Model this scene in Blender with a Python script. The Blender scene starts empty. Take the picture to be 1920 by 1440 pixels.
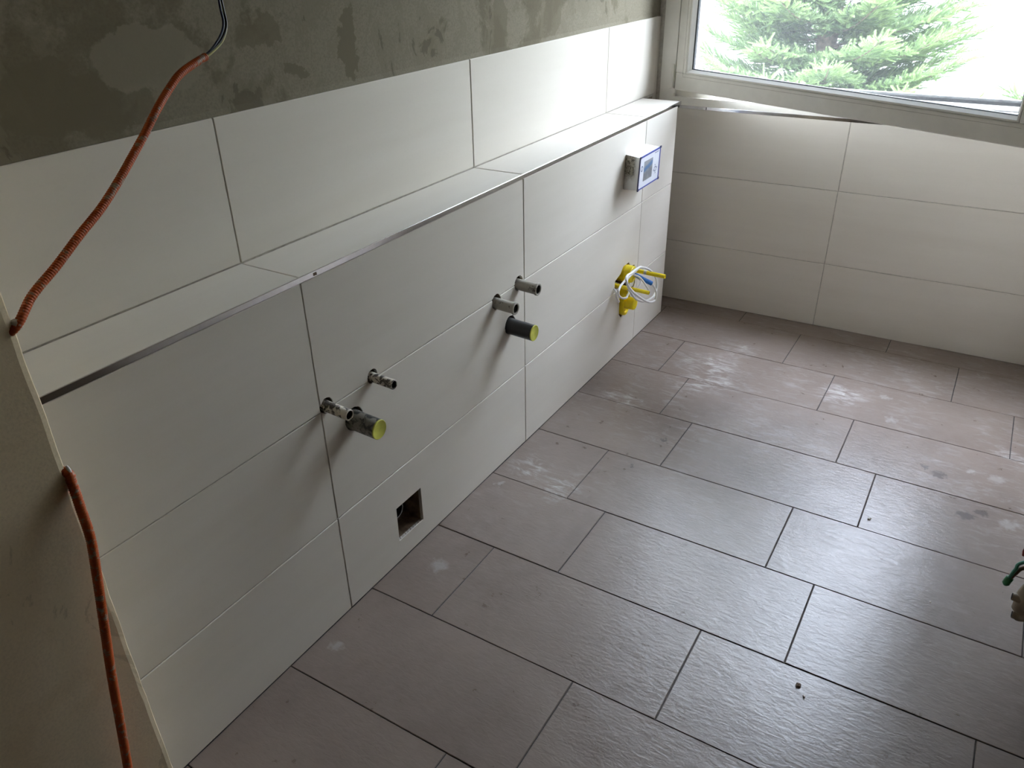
import bpy, bmesh, math, random
import numpy as np
from mathutils import Vector, Matrix

random.seed(7)
rng = np.random.default_rng(11)
scene = bpy.context.scene
COL = scene.collection

# ------------------------------------------------------------------ camera
CAM = Vector((-0.1416, -1.1407, 1.4952))
YAW, PITCH, ROLL = math.radians(31.7297), math.radians(-29.6099), math.radians(-1.0938)
fwd = Vector((math.cos(PITCH) * math.cos(YAW), math.cos(PITCH) * math.sin(YAW), math.sin(PITCH)))
rt = fwd.cross(Vector((0, 0, 1))).normalized()
up = rt.cross(fwd)
rr = math.cos(ROLL) * rt + math.sin(ROLL) * up
uu = -math.sin(ROLL) * rt + math.cos(ROLL) * up
cam_data = bpy.data.cameras.new("camera")
cam = bpy.data.objects.new("camera", cam_data)
COL.objects.link(cam)
M = Matrix((rr, uu, -fwd)).transposed().to_4x4()
M.translation = CAM
cam.matrix_world = M
cam_data.sensor_fit = 'HORIZONTAL'
cam_data.sensor_width = 36.0
cam_data.lens = 1486.13 / 1920 * 36
cam_data.clip_start = 0.02
cam_data.clip_end = 300
scene.camera = cam

# ------------------------------------------------------------------ sky, exposure
world = bpy.data.worlds.new("overcast_sky")
scene.world = world
world.use_nodes = True
wn, wl = world.node_tree.nodes, world.node_tree.links
bgn = wn["Background"]
tc = wn.new("ShaderNodeTexCoord")
sx = wn.new("ShaderNodeSeparateXYZ")
ramp = wn.new("ShaderNodeValToRGB")
wl.new(tc.outputs["Generated"], sx.inputs[0])
wl.new(sx.outputs[2], ramp.inputs[0])
wl.new(ramp.outputs[0], bgn.inputs[0])
ramp.color_ramp.elements[0].position = 0.0
ramp.color_ramp.elements[0].color = (0.26, 0.27, 0.265, 1)
ramp.color_ramp.elements[1].position = 1.0      # overcast: the zenith about three times as bright as the horizon
ramp.color_ramp.elements[1].color = (0.87, 0.98, 1.21, 1)
bgn.inputs[1].default_value = 40.0

scene.view_settings.view_transform = 'Standard'
scene.view_settings.look = 'None'
scene.view_settings.gamma = 1.0
scene.view_settings.use_curve_mapping = False
scene.view_settings.exposure = 0.0
cy = scene.cycles
cy.use_denoising = True
cy.max_bounces = 10
cy.diffuse_bounces = 7
cy.glossy_bounces = 4
cy.transparent_max_bounces = 12
cy.sample_clamp_indirect = 40.0
cy.caustics_reflective = False
cy.caustics_refractive = False

# ------------------------------------------------------------------ measured dimensions
D = 0.1665            # ledge depth
H = 0.9031            # ledge height
ZT = 0.8905           # top of the front tiles
ZU = 1.1975           # top of the upper tile row
J1, J2 = 0.5856, 0.2888
XA, XB, XC = 2.6795, 1.7851, 0.9023
XE = 2.990            # end of the low service wall
XS = 0.20             # start of the service wall (behind the pier)
L1, RW, TL = 2.7654, 0.2971, 0.602
XW, WA = 3.1647, 0.0259
WJ, WT, W1, W2 = 0.6233, 0.8512, 0.5843, 0.2791
YR = -1.56            # right wall
ZC = 2.52
XBK = -1.3


def wp(off, y, z):    # point on the (slightly skewed) window wall
    return Vector((XW + off - WA * y, y, z))


# ------------------------------------------------------------------ node helpers
def new_mat(name):
    m = bpy.data.materials.new(name)
    m.use_nodes = True
    nt = m.node_tree
    return m, nt.nodes, nt.links, nt.nodes["Principled BSDF"]


def N(nodes, typ, **kw):
    n = nodes.new(typ)
    for k, v in kw.items():
        if k.startswith("i_"):
            key = k[2:]
            key = int(key) if key.isdigit() else key.replace("_", " ")
            n.inputs[key].default_value = v
        else:
            setattr(n, k, v)
    return n


def noise(nodes, links, vec, scale, detail=4, rough=0.55, dist=0.0):
    n = N(nodes, "ShaderNodeTexNoise")
    n.inputs["Scale"].default_value = scale
    n.inputs["Detail"].default_value = detail
    n.inputs["Roughness"].default_value = rough
    n.inputs["Distortion"].default_value = dist
    links.new(vec, n.inputs["Vector"])
    return n.outputs["Fac"]


def remap(nodes, links, val, a, b, c=0.0, d=1.0):
    n = N(nodes, "ShaderNodeMapRange")
    n.inputs[1].default_value = a
    n.inputs[2].default_value = b
    n.inputs[3].default_value = c
    n.inputs[4].default_value = d
    links.new(val, n.inputs[0])
    return n.outputs[0]


def mixc(nodes, links, fac, a, b):
    n = N(nodes, "ShaderNodeMix", data_type='RGBA')
    for sock, v in ((n.inputs[0], fac), (n.inputs[6], a), (n.inputs[7], b)):
        if isinstance(v, (int, float)):
            sock.default_value = v
        elif isinstance(v, tuple):
            sock.default_value = (*v, 1) if len(v) == 3 else v
        else:
            links.new(v, sock)
    return n.outputs[2]


def math_(nodes, links, op, a, b=None, clamp=False):
    n = N(nodes, "ShaderNodeMath", operation=op, use_clamp=clamp)
    for i, v in enumerate((a, b)):
        if v is None:
            continue
        if isinstance(v, (int, float)):
            n.inputs[i].default_value = v
        else:
            links.new(v, n.inputs[i])
    return n.outputs[0]


def bump(nodes, links, bsdf, height, strength, dist=0.002):
    b = N(nodes, "ShaderNodeBump")
    b.inputs["Strength"].default_value = strength
    b.inputs["Distance"].default_value = dist
    links.new(height, b.inputs["Height"])
    links.new(b.outputs[0], bsdf.inputs["Normal"])


def world_pos(nodes, links, scale=(1, 1, 1)):
    g = N(nodes, "ShaderNodeNewGeometry")
    mp = N(nodes, "ShaderNodeMapping")
    mp.inputs["Scale"].default_value = scale
    links.new(g.outputs["Position"], mp.inputs["Vector"])
    return mp.outputs[0], g


def plain(name, col, rough=0.5, metal=0.0, var=0.0, scale=60.0, spec=None, bmp=0.0):
    m, n, l, b = new_mat(name)
    b.inputs["Roughness"].default_value = rough
    b.inputs["Metallic"].default_value = metal
    if spec is not None:
        b.inputs["Specular IOR Level"].default_value = spec
    v, _ = world_pos(n, l)
    f = noise(n, l, v, scale, 5)
    c = mixc(n, l, remap(n, l, f, 0.35, 0.65), tuple(x * (1 - var) for x in col), tuple(min(1, x * (1 + var)) for x in col))
    l.new(c, b.inputs["Base Color"])
    if bmp:
        bump(n, l, b, f, bmp)
    return m


# ---- wall tile: pale greige stoneware with faint horizontal streaks
def make_wall_tile(name, along):
    m, n, l, b = new_mat(name)
    sc = (1.2, 14, 14) if along == 'x' else (14, 1.2, 14)
    v, g = world_pos(n, l, sc)
    oi = N(n, "ShaderNodeObjectInfo")
    ad = N(n, "ShaderNodeVectorMath", operation='ADD')
    l.new(v, ad.inputs[0])
    sc2 = N(n, "ShaderNodeVectorMath", operation='SCALE')
    sc2.inputs[0].default_value = (37, 53, 71)
    l.new(oi.outputs["Random"], sc2.inputs["Scale"])
    l.new(sc2.outputs[0], ad.inputs[1])
    f = noise(n, l, ad.outputs[0], 1.0, 6, 0.6)
    v2, _ = world_pos(n, l)
    f2 = noise(n, l, v2, 160, 3)
    f3 = noise(n, l, v2, 2.3, 3)
    c = mixc(n, l, remap(n, l, f, 0.3, 0.72), (0.675, 0.632, 0.562), (0.725, 0.685, 0.618))
    c = mixc(n, l, remap(n, l, f3, 0.35, 0.7, 0, 0.35), c, (0.675, 0.635, 0.567))
    c = mixc(n, l, remap(n, l, f2, 0.55, 0.8, 0, 0.15), c, (0.57, 0.54, 0.49))
    l.new(c, b.inputs["Base Color"])
    r = remap(n, l, f, 0.3, 0.7, 0.52, 0.62)
    l.new(r, b.inputs["Roughness"])
    b.inputs["Specular IOR Level"].default_value = 0.36
    bump(n, l, b, f2, 0.05, 0.001)
    return m


M_TILE_X = make_wall_tile("pale_wall_tile", 'x')
M_TILE_Y = make_wall_tile("pale_wall_tile_across", 'y')
M_GROUT = plain("wall_grout", (0.50, 0.47, 0.42), 0.9, var=0.15)
M_FGROUT = plain("floor_grout", (0.055, 0.05, 0.048), 0.9, var=0.3)


# ---- floor tile: brown-grey slate-look stoneware, textured, dusty
def make_floor_tile():
    m, n, l, b = new_mat("slate_look_floor_tile")
    v, g = world_pos(n, l)
    oi = N(n, "ShaderNodeObjectInfo")
    ad = N(n, "ShaderNodeVectorMath", operation='ADD')
    l.new(v, ad.inputs[0])
    sc2 = N(n, "ShaderNodeVectorMath", operation='SCALE')
    sc2.inputs[0].default_value = (17, 23, 0)
    l.new(oi.outputs["Random"], sc2.inputs["Scale"])
    l.new(sc2.outputs[0], ad.inputs[1])
    tv = ad.outputs[0]
    f1 = noise(n, l, tv, 3.2, 5, 0.6, 0.4)
    f2 = noise(n, l, tv, 22, 5, 0.65)
    c = mixc(n, l, remap(n, l, f1, 0.3, 0.7), (0.155, 0.119, 0.096), (0.216, 0.169, 0.140))
    c = mixc(n, l, remap(n, l, f2, 0.22, 0.78, 0, 0.30), c, (0.268, 0.222, 0.200))
    # plaster dust: patches near the toilet corner and along the window side
    d1 = noise(n, l, v, 2.6, 5, 0.6)
    mp = N(n, "ShaderNodeMapping")
    mp.inputs["Rotation"].default_value = (0, 0, 0.5)
    mp.inputs["Scale"].default_value = (38, 13, 1)
    l.new(v, mp.inputs["Vector"])
    d2 = noise(n, l, mp.outputs[0], 1.0, 6, 0.72, 0.8)
    sp = N(n, "ShaderNodeSeparateXYZ")
    l.new(g.outputs["Position"], sp.inputs[0])
    zone = remap(n, l, sp.outputs[0], 1.0, 2.7, 0.05, 1.0)
    dust = math_(n, l, 'MULTIPLY', remap(n, l, d1, 0.36, 0.62), remap(n, l, d2, 0.50, 0.72))
    dust = math_(n, l, 'MULTIPLY', dust, zone)
    c = mixc(n, l, math_(n, l, 'MULTIPLY', dust, 0.55), c, (0.48, 0.46, 0.44))
    # individual smudges of dried adhesive (light) and damp drops (dark)
    wob = N(n, "ShaderNodeTexNoise")
    wob.inputs["Scale"].default_value = 60
    wob.inputs["Detail"].default_value = 4
    l.new(v, wob.inputs["Vector"])
    wsub = N(n, "ShaderNodeVectorMath", operation='SUBTRACT')
    l.new(wob.outputs["Color"], wsub.inputs[0])
    wsub.inputs[1].default_value = (0.5, 0.5, 0.5)
    wsc = N(n, "ShaderNodeVectorMath", operation='SCALE')
    l.new(wsub.outputs[0], wsc.inputs[0])
    wsc.inputs["Scale"].default_value = 0.05
    wv = N(n, "ShaderNodeVectorMath", operation='ADD')
    l.new(v, wv.inputs[0])
    l.new(wsc.outputs[0], wv.inputs[1])

    def spots(lst, soft):
        acc = None
        for (x, y, r) in lst:
            dn = N(n, "ShaderNodeVectorMath", operation='DISTANCE')
            l.new(wv.outputs[0], dn.inputs[0])
            dn.inputs[1].default_value = (x, y, 0.0)
            s = remap(n, l, dn.outputs["Value"], r, r * soft, 0, 1)
            acc = s if acc is None else math_(n, l, 'MAXIMUM', acc, s)
        return acc

    white = [(0.788, -0.052, 0.022), (1.141, -0.101, 0.03), (2.531, -1.037, 0.025), (2.331, -1.302, 0.018),
             (2.322, -1.376, 0.028), (2.096, -1.416, 0.03), (2.684, -0.995, 0.02), (1.54, -0.05, 0.018)]
    smear = [(2.207, -0.18, 0.07), (2.22, -0.12, 0.05), (2.62, -0.37, 0.14), (2.50, -0.42, 0.12), (2.80, -0.42, 0.10), (2.62, -0.85, 0.10),
             (1.66, -0.09, 0.09), (1.61, -0.22, 0.08), (2.48, -1.40, 0.07), (2.43, -0.36, 0.09)]
    dark = [(2.286, -1.177, 0.016), (2.263, -1.218, 0.026), (2.085, -1.308, 0.026), (2.119, -1.347, 0.020),
            (2.02, -0.40, 0.015), (1.83, -0.37, 0.013), (1.87, -1.0, 0.012)]
    w_ = spots(white, 0.4)
    c = mixc(n, l, math_(n, l, 'MULTIPLY', w_, 0.32), c, (0.50, 0.48, 0.46))
    s_ = math_(n, l, 'MULTIPLY', spots(smear, 0.15), remap(n, l, d2, 0.44, 0.68))
    c = mixc(n, l, math_(n, l, 'MULTIPLY', s_, 0.75), c, (0.56, 0.54, 0.52))
    k_ = spots(dark, 0.6)
    c = mixc(n, l, math_(n, l, 'MULTIPLY', k_, 0.8), c, (0.075, 0.055, 0.05))
    # faint lighter crust near the joints on the wall side
    l.new(c, b.inputs["Base Color"])
    rgh = remap(n, l, f2, 0.2, 0.8, 0.26, 0.32)
    rgh = math_(n, l, 'ADD', rgh, math_(n, l, 'MULTIPLY', math_(n, l, 'MAXIMUM', dust, s_), 0.25), True)
    l.new(rgh, b.inputs["Roughness"])
    b.inputs["Specular IOR Level"].default_value = 0.58
    # cleft texture: long shallow ripples plus fine pits
    mp2 = N(n, "ShaderNodeMapping")
    mp2.inputs["Rotation"].default_value = (0, 0, 0.25)
    mp2.inputs["Scale"].default_value = (95, 36, 1)
    l.new(tv, mp2.inputs["Vector"])
    h1 = noise(n, l, mp2.outputs[0], 1.0, 5, 0.6, 0.6)
    h2 = noise(n, l, tv, 9, 3, 0.5)
    hh = math_(n, l, 'ADD', h1, math_(n, l, 'MULTIPLY', h2, 1.4))
    bump(n, l, b, hh, 0.42, 0.0019)
    return m


M_FLOOR = make_floor_tile()


# ---- raw cement plaster with trowel patches
def make_plaster(name, dark, light, patch=1.0, patches=()):
    m, n, l, b = new_mat(name)
    v, g = world_pos(n, l)
    p1 = noise(n, l, v, 2.6, 6, 0.62, 0.5)
    p2 = noise(n, l, v, 10, 6, 0.7, 0.2)
    p3 = noise(n, l, v, 240, 2)
    pm = math_(n, l, 'ADD', math_(n, l, 'MULTIPLY', p1, 0.75), math_(n, l, 'MULTIPLY', p2, 0.25))
    c = mixc(n, l, remap(n, l, pm, 0.455, 0.495), tuple(dark), tuple(light))
    c = mixc(n, l, remap(n, l, p2, 0.3, 0.7, 0, 0.5 * patch), c, tuple((a + 2 * q) / 3 for a, q in zip(dark, light)))
    c = mixc(n, l, remap(n, l, p3, 0.4, 0.75, 0, 0.35), c, tuple(x * 0.7 for x in dark))
    mpp = N(n, "ShaderNodeMapping")
    mpp.inputs["Scale"].default_value = (1.5, 1.0, 0.75)
    mpp.inputs["Location"].default_value = (3.1, 0.0, 1.7)
    l.new(v, mpp.inputs["Vector"])
    p4 = noise(n, l, mpp.outputs[0], 4.6, 7, 0.68, 0.9)
    c = mixc(n, l, remap(n, l, p4, 0.525, 0.545, 0, 0.55), c, tuple(0.5 * a + 0.5 * q for a, q in zip(dark, light)))
    c = mixc(n, l, remap(n, l, p4, 0.605, 0.625, 0, 0.65), c, tuple(0.72 * a for a in dark))
    if patches:
        wob = N(n, "ShaderNodeTexNoise")
        wob.inputs["Scale"].default_value = 14
        wob.inputs["Detail"].default_value = 7
        wob.inputs["Roughness"].default_value = 0.65
        l.new(v, wob.inputs["Vector"])
        ws = N(n, "ShaderNodeVectorMath", operation='SUBTRACT')
        l.new(wob.outputs["Color"], ws.inputs[0])
        ws.inputs[1].default_value = (0.5, 0.5, 0.5)
        wk = N(n, "ShaderNodeVectorMath", operation='SCALE')
        wk.inputs["Scale"].default_value = 0.11
        l.new(ws.outputs[0], wk.inputs[0])
        wa_ = N(n, "ShaderNodeVectorMath", operation='ADD')
        l.new(v, wa_.inputs[0])
        l.new(wk.outputs[0], wa_.inputs[1])
        for (x, z, rx, rz, tone, amt) in patches:
            q1 = N(n, "ShaderNodeVectorMath", operation='SUBTRACT')
            l.new(wa_.outputs[0], q1.inputs[0])
            q1.inputs[1].default_value = (x, 0, z)
            q2 = N(n, "ShaderNodeVectorMath", operation='MULTIPLY')
            l.new(q1.outputs[0], q2.inputs[0])
            q2.inputs[1].default_value = (1 / rx, 0, 1 / rz)
            q3 = N(n, "ShaderNodeVectorMath", operation='LENGTH')
            l.new(q2.outputs[0], q3.inputs[0])
            c = mixc(n, l, remap(n, l, q3.outputs["Value"], 1.0, 0.93, 0, amt), c, tuple(dark) if tone == 0 else tuple(light))
    l.new(c, b.inputs["Base Color"])
    b.inputs["Roughness"].default_value = 0.92
    b.inputs["Specular IOR Level"].default_value = 0.2
    hh = math_(n, l, 'ADD', math_(n, l, 'MULTIPLY', p3, 0.35), pm)
    bump(n, l, b, hh, 0.35, 0.0012)
    return m


M_PLASTER = make_plaster("raw_cement_plaster", (0.165, 0.143, 0.098), (0.262, 0.236, 0.178), 1.0, [
    (0.61, 1.28, 0.10, 0.060, 0, 0.8), (0.70, 1.245, 0.10, 0.028, 0, 0.7), (0.80, 1.315, 0.11, 0.060, 1, 0.75), (1.05, 1.33, 0.07, 0.032, 0, 0.75),
    (1.316, 1.285, 0.030, 0.075, 0, 0.9), (1.14, 1.243, 0.035, 0.012, 0, 0.8), (1.95, 1.275, 0.04, 0.070, 0, 0.65), (2.28, 1.265, 0.05, 0.060, 0, 0.6)])
M_PIER = make_plaster("sanded_lime_plaster", (0.68, 0.555, 0.365), (0.72, 0.60, 0.41), 0.5)
M_RAW = plain("adhesive_core", (0.17, 0.115, 0.075), 0.95, var=0.45, scale=45)
M_CEIL = plain("ceiling_plaster", (0.32, 0.27, 0.195), 0.9, var=0.08, scale=8)

M_HALL = plain("brown_hall_plaster", (0.13, 0.105, 0.07), 0.9, var=0.12, scale=6)
M_CHROME = plain("satin_steel_trim", (0.62, 0.61, 0.62), 0.16, metal=1.0, var=0.04)
M_PVC = plain("white_window_plastic", (0.82, 0.80, 0.74), 0.32, var=0.03, scale=20, spec=0.45)
M_RUBBER = plain("black_rubber_seal", (0.02, 0.02, 0.022), 0.6, var=0.2)
M_ALU = plain("weathered_aluminium_sill", (0.42, 0.43, 0.44), 0.5, metal=0.3, var=0.25, scale=25)
M_YELLOW = plain("yellow_plastic", (0.95, 0.75, 0.008), 0.38, var=0.06)
M_BLUE = plain("blue_conduit_plastic", (0.02, 0.16, 0.52), 0.4, var=0.08)
M_CABLE = plain("white_cable_sheath", (0.80, 0.79, 0.77), 0.4, var=0.04)
M_CAP = plain("yellow_green_cap", (0.60, 0.60, 0.09), 0.5, var=0.12, scale=40)
M_BORE_SHADE = plain("painted_bore_shade", (0.03, 0.027, 0.024), 0.9, var=0.3)  # near-black colour standing in for shade in pipe openings
M_WIRE_BLUE = plain("dark_blue_wire", (0.012, 0.02, 0.06), 0.4, var=0.1)
M_WIRE_BLACK = plain("black_wire", (0.012, 0.011, 0.010), 0.4, var=0.1)
M_WIRE_YEL = plain("yellow_green_wire", (0.36, 0.33, 0.12), 0.4, var=0.2)
M_WIRE_BROWN = plain("brown_wire", (0.16, 0.07, 0.03), 0.4, var=0.1)
M_WIRE_GREEN = plain("green_wire", (0.03, 0.22, 0.09), 0.4, var=0.1)
M_WIRE_TEAL = plain("teal_wire", (0.10, 0.42, 0.34), 0.4, var=0.1)
M_CHIP = plain("plaster_chip", (0.62, 0.56, 0.50), 0.9, var=0.1)
M_BEIGE = plain("beige_conduit", (0.44, 0.38, 0.31), 0.6, var=0.12)
M_GROUND = plain("pale_concrete_yard", (0.105, 0.102, 0.097), 0.9, var=0.06, scale=2)
M_BARK = plain("conifer_bark", (0.10, 0.075, 0.055), 0.9, var=0.35, scale=30)


def speckled(name, base, dirt, lo, hi, scale=60, rough=0.55, stretch=(1, 1, 1), lo2=None):
    m, n, l, b = new_mat(name)
    v, g = world_pos(n, l, stretch)
    f = noise(n, l, v, scale, 6, 0.68, 0.6)
    f2 = noise(n, l, v, scale * 0.25, 4, 0.6)
    mix_ = math_(n, l, 'ADD', math_(n, l, 'MULTIPLY', f, 0.6), math_(n, l, 'MULTIPLY', f2, 0.4))
    c = mixc(n, l, remap(n, l, mix_, lo, hi), dirt, base)
    f3 = noise(n, l, v, scale * 3, 3)
    c = mixc(n, l, remap(n, l, f3, 0.4, 0.8, 0, 0.3), c, tuple(x * 0.6 for x in base))
    l.new(c, b.inputs["Base Color"])
    b.inputs["Roughness"].default_value = rough
    bump(n, l, b, mix_, 0.3, 0.001)
    return m


M_PIPE_DIRTY = speckled("dirty_pale_pipe", (0.66, 0.62, 0.53), (0.045, 0.035, 0.028), 0.448, 0.478, 80)
M_PIPE_CLEAN = speckled("grey_pipe", (0.36, 0.34, 0.29), (0.06, 0.045, 0.035), 0.38, 0.42, 90)
M_DRAIN_DIRTY = speckled("smeared_black_drain", (0.24, 0.235, 0.205), (0.010, 0.010, 0.011), 0.475, 0.545, 60, 0.4)
M_DRAIN = speckled("black_drain", (0.016, 0.016, 0.018), (0.09, 0.09, 0.09), 0.35, 0.39, 90, 0.28)
M_CONDUIT = speckled("orange_conduit", (0.52, 0.092, 0.011), (0.38, 0.27, 0.19), 0.415, 0.455, 120, 0.5)


# ------------------------------------------------------------------ geometry helpers
def link(o, parent=None):
    COL.objects.link(o)
    if parent is not None:
        o.parent = parent
    return o


def mesh_obj(name, verts, faces, mat, parent=None, smooth=False):
    me = bpy.data.meshes.new(name)
    me.from_pydata([tuple(v) for v in verts], [], faces)
    me.update()
    if mat:
        me.materials.append(mat)
    if smooth:
        me.polygons.foreach_set("use_smooth", [True] * len(me.polygons))
    o = bpy.data.objects.new(name, me)
    return link(o, parent)


def bm_obj(name, bm, mat, parent=None, smooth=False):
    bmesh.ops.recalc_face_normals(bm, faces=bm.faces)
    me = bpy.data.meshes.new(name)
    bm.to_mesh(me)
    bm.free()
    if mat:
        me.materials.append(mat)
    if smooth:
        me.polygons.foreach_set("use_smooth", [True] * len(me.polygons))
    o = bpy.data.objects.new(name, me)
    return link(o, parent)


def add_box(bm, x0, x1, y0, y1, z0, z1, f=None):
    vs = []
    for z in (z0, z1):
        for y in (y0, y1):
            for x in (x0, x1):
                p = Vector((x, y, z))
                vs.append(bm.verts.new(f(p) if f else p))
    for q in ((0, 2, 3, 1), (4, 5, 7, 6), (0, 1, 5, 4), (2, 6, 7, 3), (0, 4, 6, 2), (1, 3, 7, 5)):
        bm.faces.new([vs[i] for i in q])


def boxes(name, lst, mat, parent=None, f=None):
    bm = bmesh.new()
    for b in lst:
        add_box(bm, *b, f=f)
    return bm_obj(name, bm, mat, parent)


def label(o, text=None, cat=None, group=None, kind=None):
    if text:
        o["label"] = text
    if cat:
        o["category"] = cat
    if group:
        o["group"] = group
    if kind:
        o["kind"] = kind
    return o


def thing(name, loc, text, cat, group=None):
    o = bpy.data.objects.new(name, None)
    o.empty_display_size = 0.05
    o.location = loc
    link(o)
    return label(o, text, cat, group)


def reparent(o, parent):
    """parent while keeping world placement"""
    o.parent = parent
    o.matrix_parent_inverse = Matrix.Translation(-Vector(parent.location))
    return o


def lathe(prof, seg=28, axis_fn=None):
    """prof: list of (radius, distance along the axis); axis_fn maps (a,b,d) to world"""
    bm = bmesh.new()
    rings = []
    for r, d in prof:
        ring = []
        if r < 1e-6:
            ring = [bm.verts.new(axis_fn(0, 0, d))]
        else:
            for i in range(seg):
                a = 2 * math.pi * i / seg
                ring.append(bm.verts.new(axis_fn(r * math.cos(a), r * math.sin(a), d)))
        rings.append(ring)
    for A, B in zip(rings, rings[1:]):
        for i in range(seg):
            j = (i + 1) % seg
            if len(A) == 1 and len(B) == 1:
                continue
            if len(A) == 1:
                bm.faces.new((A[0], B[i], B[j]))
            elif len(B) == 1:
                bm.faces.new((A[i], A[j], B[0]))
            else:
                bm.faces.new((A[i], A[j], B[j], B[i]))
    return bm


def auto_smooth(o, ang=40):
    me = o.data
    me.polygons.foreach_set("use_smooth", [True] * len(me.polygons))
    try:
        me.set_sharp_from_angle(angle=math.radians(ang))
    except Exception:
        pass
    return o


def out_of_wall(x, z, y0=0.0, tilt=(0, 0)):
    """axis leaves the service wall towards the room (-Y)"""
    return lambda a, b, d: Vector((x + a + tilt[0] * d, y0 - d, z + b + tilt[1] * d))


def catmull(pts, sub=8):
    P = [Vector(p) for p in pts]
    P = [P[0] * 2 - P[1]] + P + [P[-1] * 2 - P[-2]]
    out = []
    for i in range(1, len(P) - 2):
        for k in range(sub):
            t = k / sub
            p0, p1, p2, p3 = P[i - 1], P[i], P[i + 1], P[i + 2]
            out.append(0.5 * ((2 * p1) + (p2 - p0) * t + (2 * p0 - 5 * p1 + 4 * p2 - p3) * t * t + (3 * p1 - p0 - 3 * p2 + p3) * t ** 3))
    out.append(P[-2])
    return out


def sweep(bm, pts, rad, seg=10, caps=True):
    """tube along pts; rad is a number or a function of (arc length, fraction)"""
    n = len(pts)
    T = [(pts[min(i + 1, n - 1)] - pts[max(i - 1, 0)]).normalized() for i in range(n)]
    ref = Vector((0, 0, 1)) if abs(T[0].z) < 0.9 else Vector((1, 0, 0))
    u = T[0].cross(ref).normalized()
    s = 0
    tot = sum((pts[i + 1] - pts[i]).length for i in range(n - 1))
    rings = []
    for i in range(n):
        if i:
            s += (pts[i] - pts[i - 1]).length
        u = (u - T[i] * u.dot(T[i])).normalized()
        w = T[i].cross(u)
        r = rad(s, s / tot) if callable(rad) else rad
        rings.append([bm.verts.new(pts[i] + u * (r * math.cos(2 * math.pi * k / seg)) + w * (r * math.sin(2 * math.pi * k / seg))) for k in range(seg)])
    for A, B in zip(rings, rings[1:]):
        for k in range(seg):
            j = (k + 1) % seg
            bm.faces.new((A[k], A[j], B[j], B[k]))
    if caps:
        bm.faces.new(rings[0])
        bm.faces.new(list(reversed(rings[-1])))
    return bm


def tube(name, pts, rad, mat, parent=None, seg=10, sub=8, step=None):
    c = catmull(pts, sub)
    if step:      # resample evenly
        d = [0.0]
        for a, b in zip(c, c[1:]):
            d.append(d[-1] + (b - a).length)
        m = max(2, int(d[-1] / step))
        xs = np.linspace(0, d[-1], m)
        arr = np.array([tuple(p) for p in c])
        c = [Vector((np.interp(x, d, arr[:, 0]), np.interp(x, d, arr[:, 1]), np.interp(x, d, arr[:, 2]))) for x in xs]
    bm = bmesh.new()
    sweep(bm, c, rad, seg)
    o = bm_obj(name, bm, mat, None, True)
    if parent is not None:
        reparent(o, parent)
    return o


# ---- tiles: a shallow body with chamfered arris, mesh shared between equal sizes
_tile_cache = {}


def tile_mesh(a, b, t, mat, bev=0.0012):
    key = (round(a, 4), round(b, 4), t, mat.name)
    if key in _tile_cache:
        return _tile_cache[key]
    v = []
    for (ins, z) in ((bev, 0.0), (0.0, -bev), (0.0, -t)):
        v += [(ins, ins, z), (a - ins, ins, z), (a - ins, b - ins, z), (ins, b - ins, z)]
    f = [(0, 1, 2, 3), (11, 10, 9, 8)]
    for k in (0, 4):
        for i in range(4):
            j = (i + 1) % 4
            f.append((k + 4 + i, k + 4 + j, k + j, k + i))
    me = bpy.data.meshes.new("tile")
    me.from_pydata(v, [], f)
    me.update()
    me.materials.append(mat)
    _tile_cache[key] = me
    return me


def lay_tile(origin, ax, ay, a, b, mat, parent, t=0.008, jit=0.0004):
    ax, ay = Vector(ax).normalized(), Vector(ay).normalized()
    nz = ax.cross(ay)
    o = bpy.data.objects.new("tile", tile_mesh(a, b, t, mat))
    link(o, parent)
    m = Matrix((ax, ay, nz)).transposed().to_4x4()
    m.translation = Vector(origin) + nz * random.uniform(-jit, jit)
    tilt = Matrix.Rotation(random.uniform(-1, 1) * 0.0009, 4, 'X') @ Matrix.Rotation(random.uniform(-1, 1) * 0.0006, 4, 'Y')
    o.matrix_local = m @ tilt
    return o


def cut(objs, cutter_bms):
    """boolean-subtract cutters from objects and bake the result"""
    cutters = []
    for bm in cutter_bms:
        bmesh.ops.recalc_face_normals(bm, faces=bm.faces)
        me = bpy.data.meshes.new("cutter")
        bm.to_mesh(me)
        bm.free()
        cutters.append(link(bpy.data.objects.new("cutter", me)))
    for o in objs:
        o.data = o.data.copy()
        for c in cutters:
            md = o.modifiers.new("b", 'BOOLEAN')
            md.operation = 'DIFFERENCE'
            md.solver = 'EXACT'
            md.object = c
    bpy.context.view_layer.update()
    dg = bpy.context.evaluated_depsgraph_get()
    new = []
    for o in objs:
        ev = o.evaluated_get(dg)
        new.append(bpy.data.meshes.new_from_object(ev, depsgraph=dg))
    for o, me in zip(objs, new):
        o.modifiers.clear()
        o.data = me
    for c in cutters:
        bpy.data.objects.remove(c, do_unlink=True)


GAP = 0.003
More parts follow.
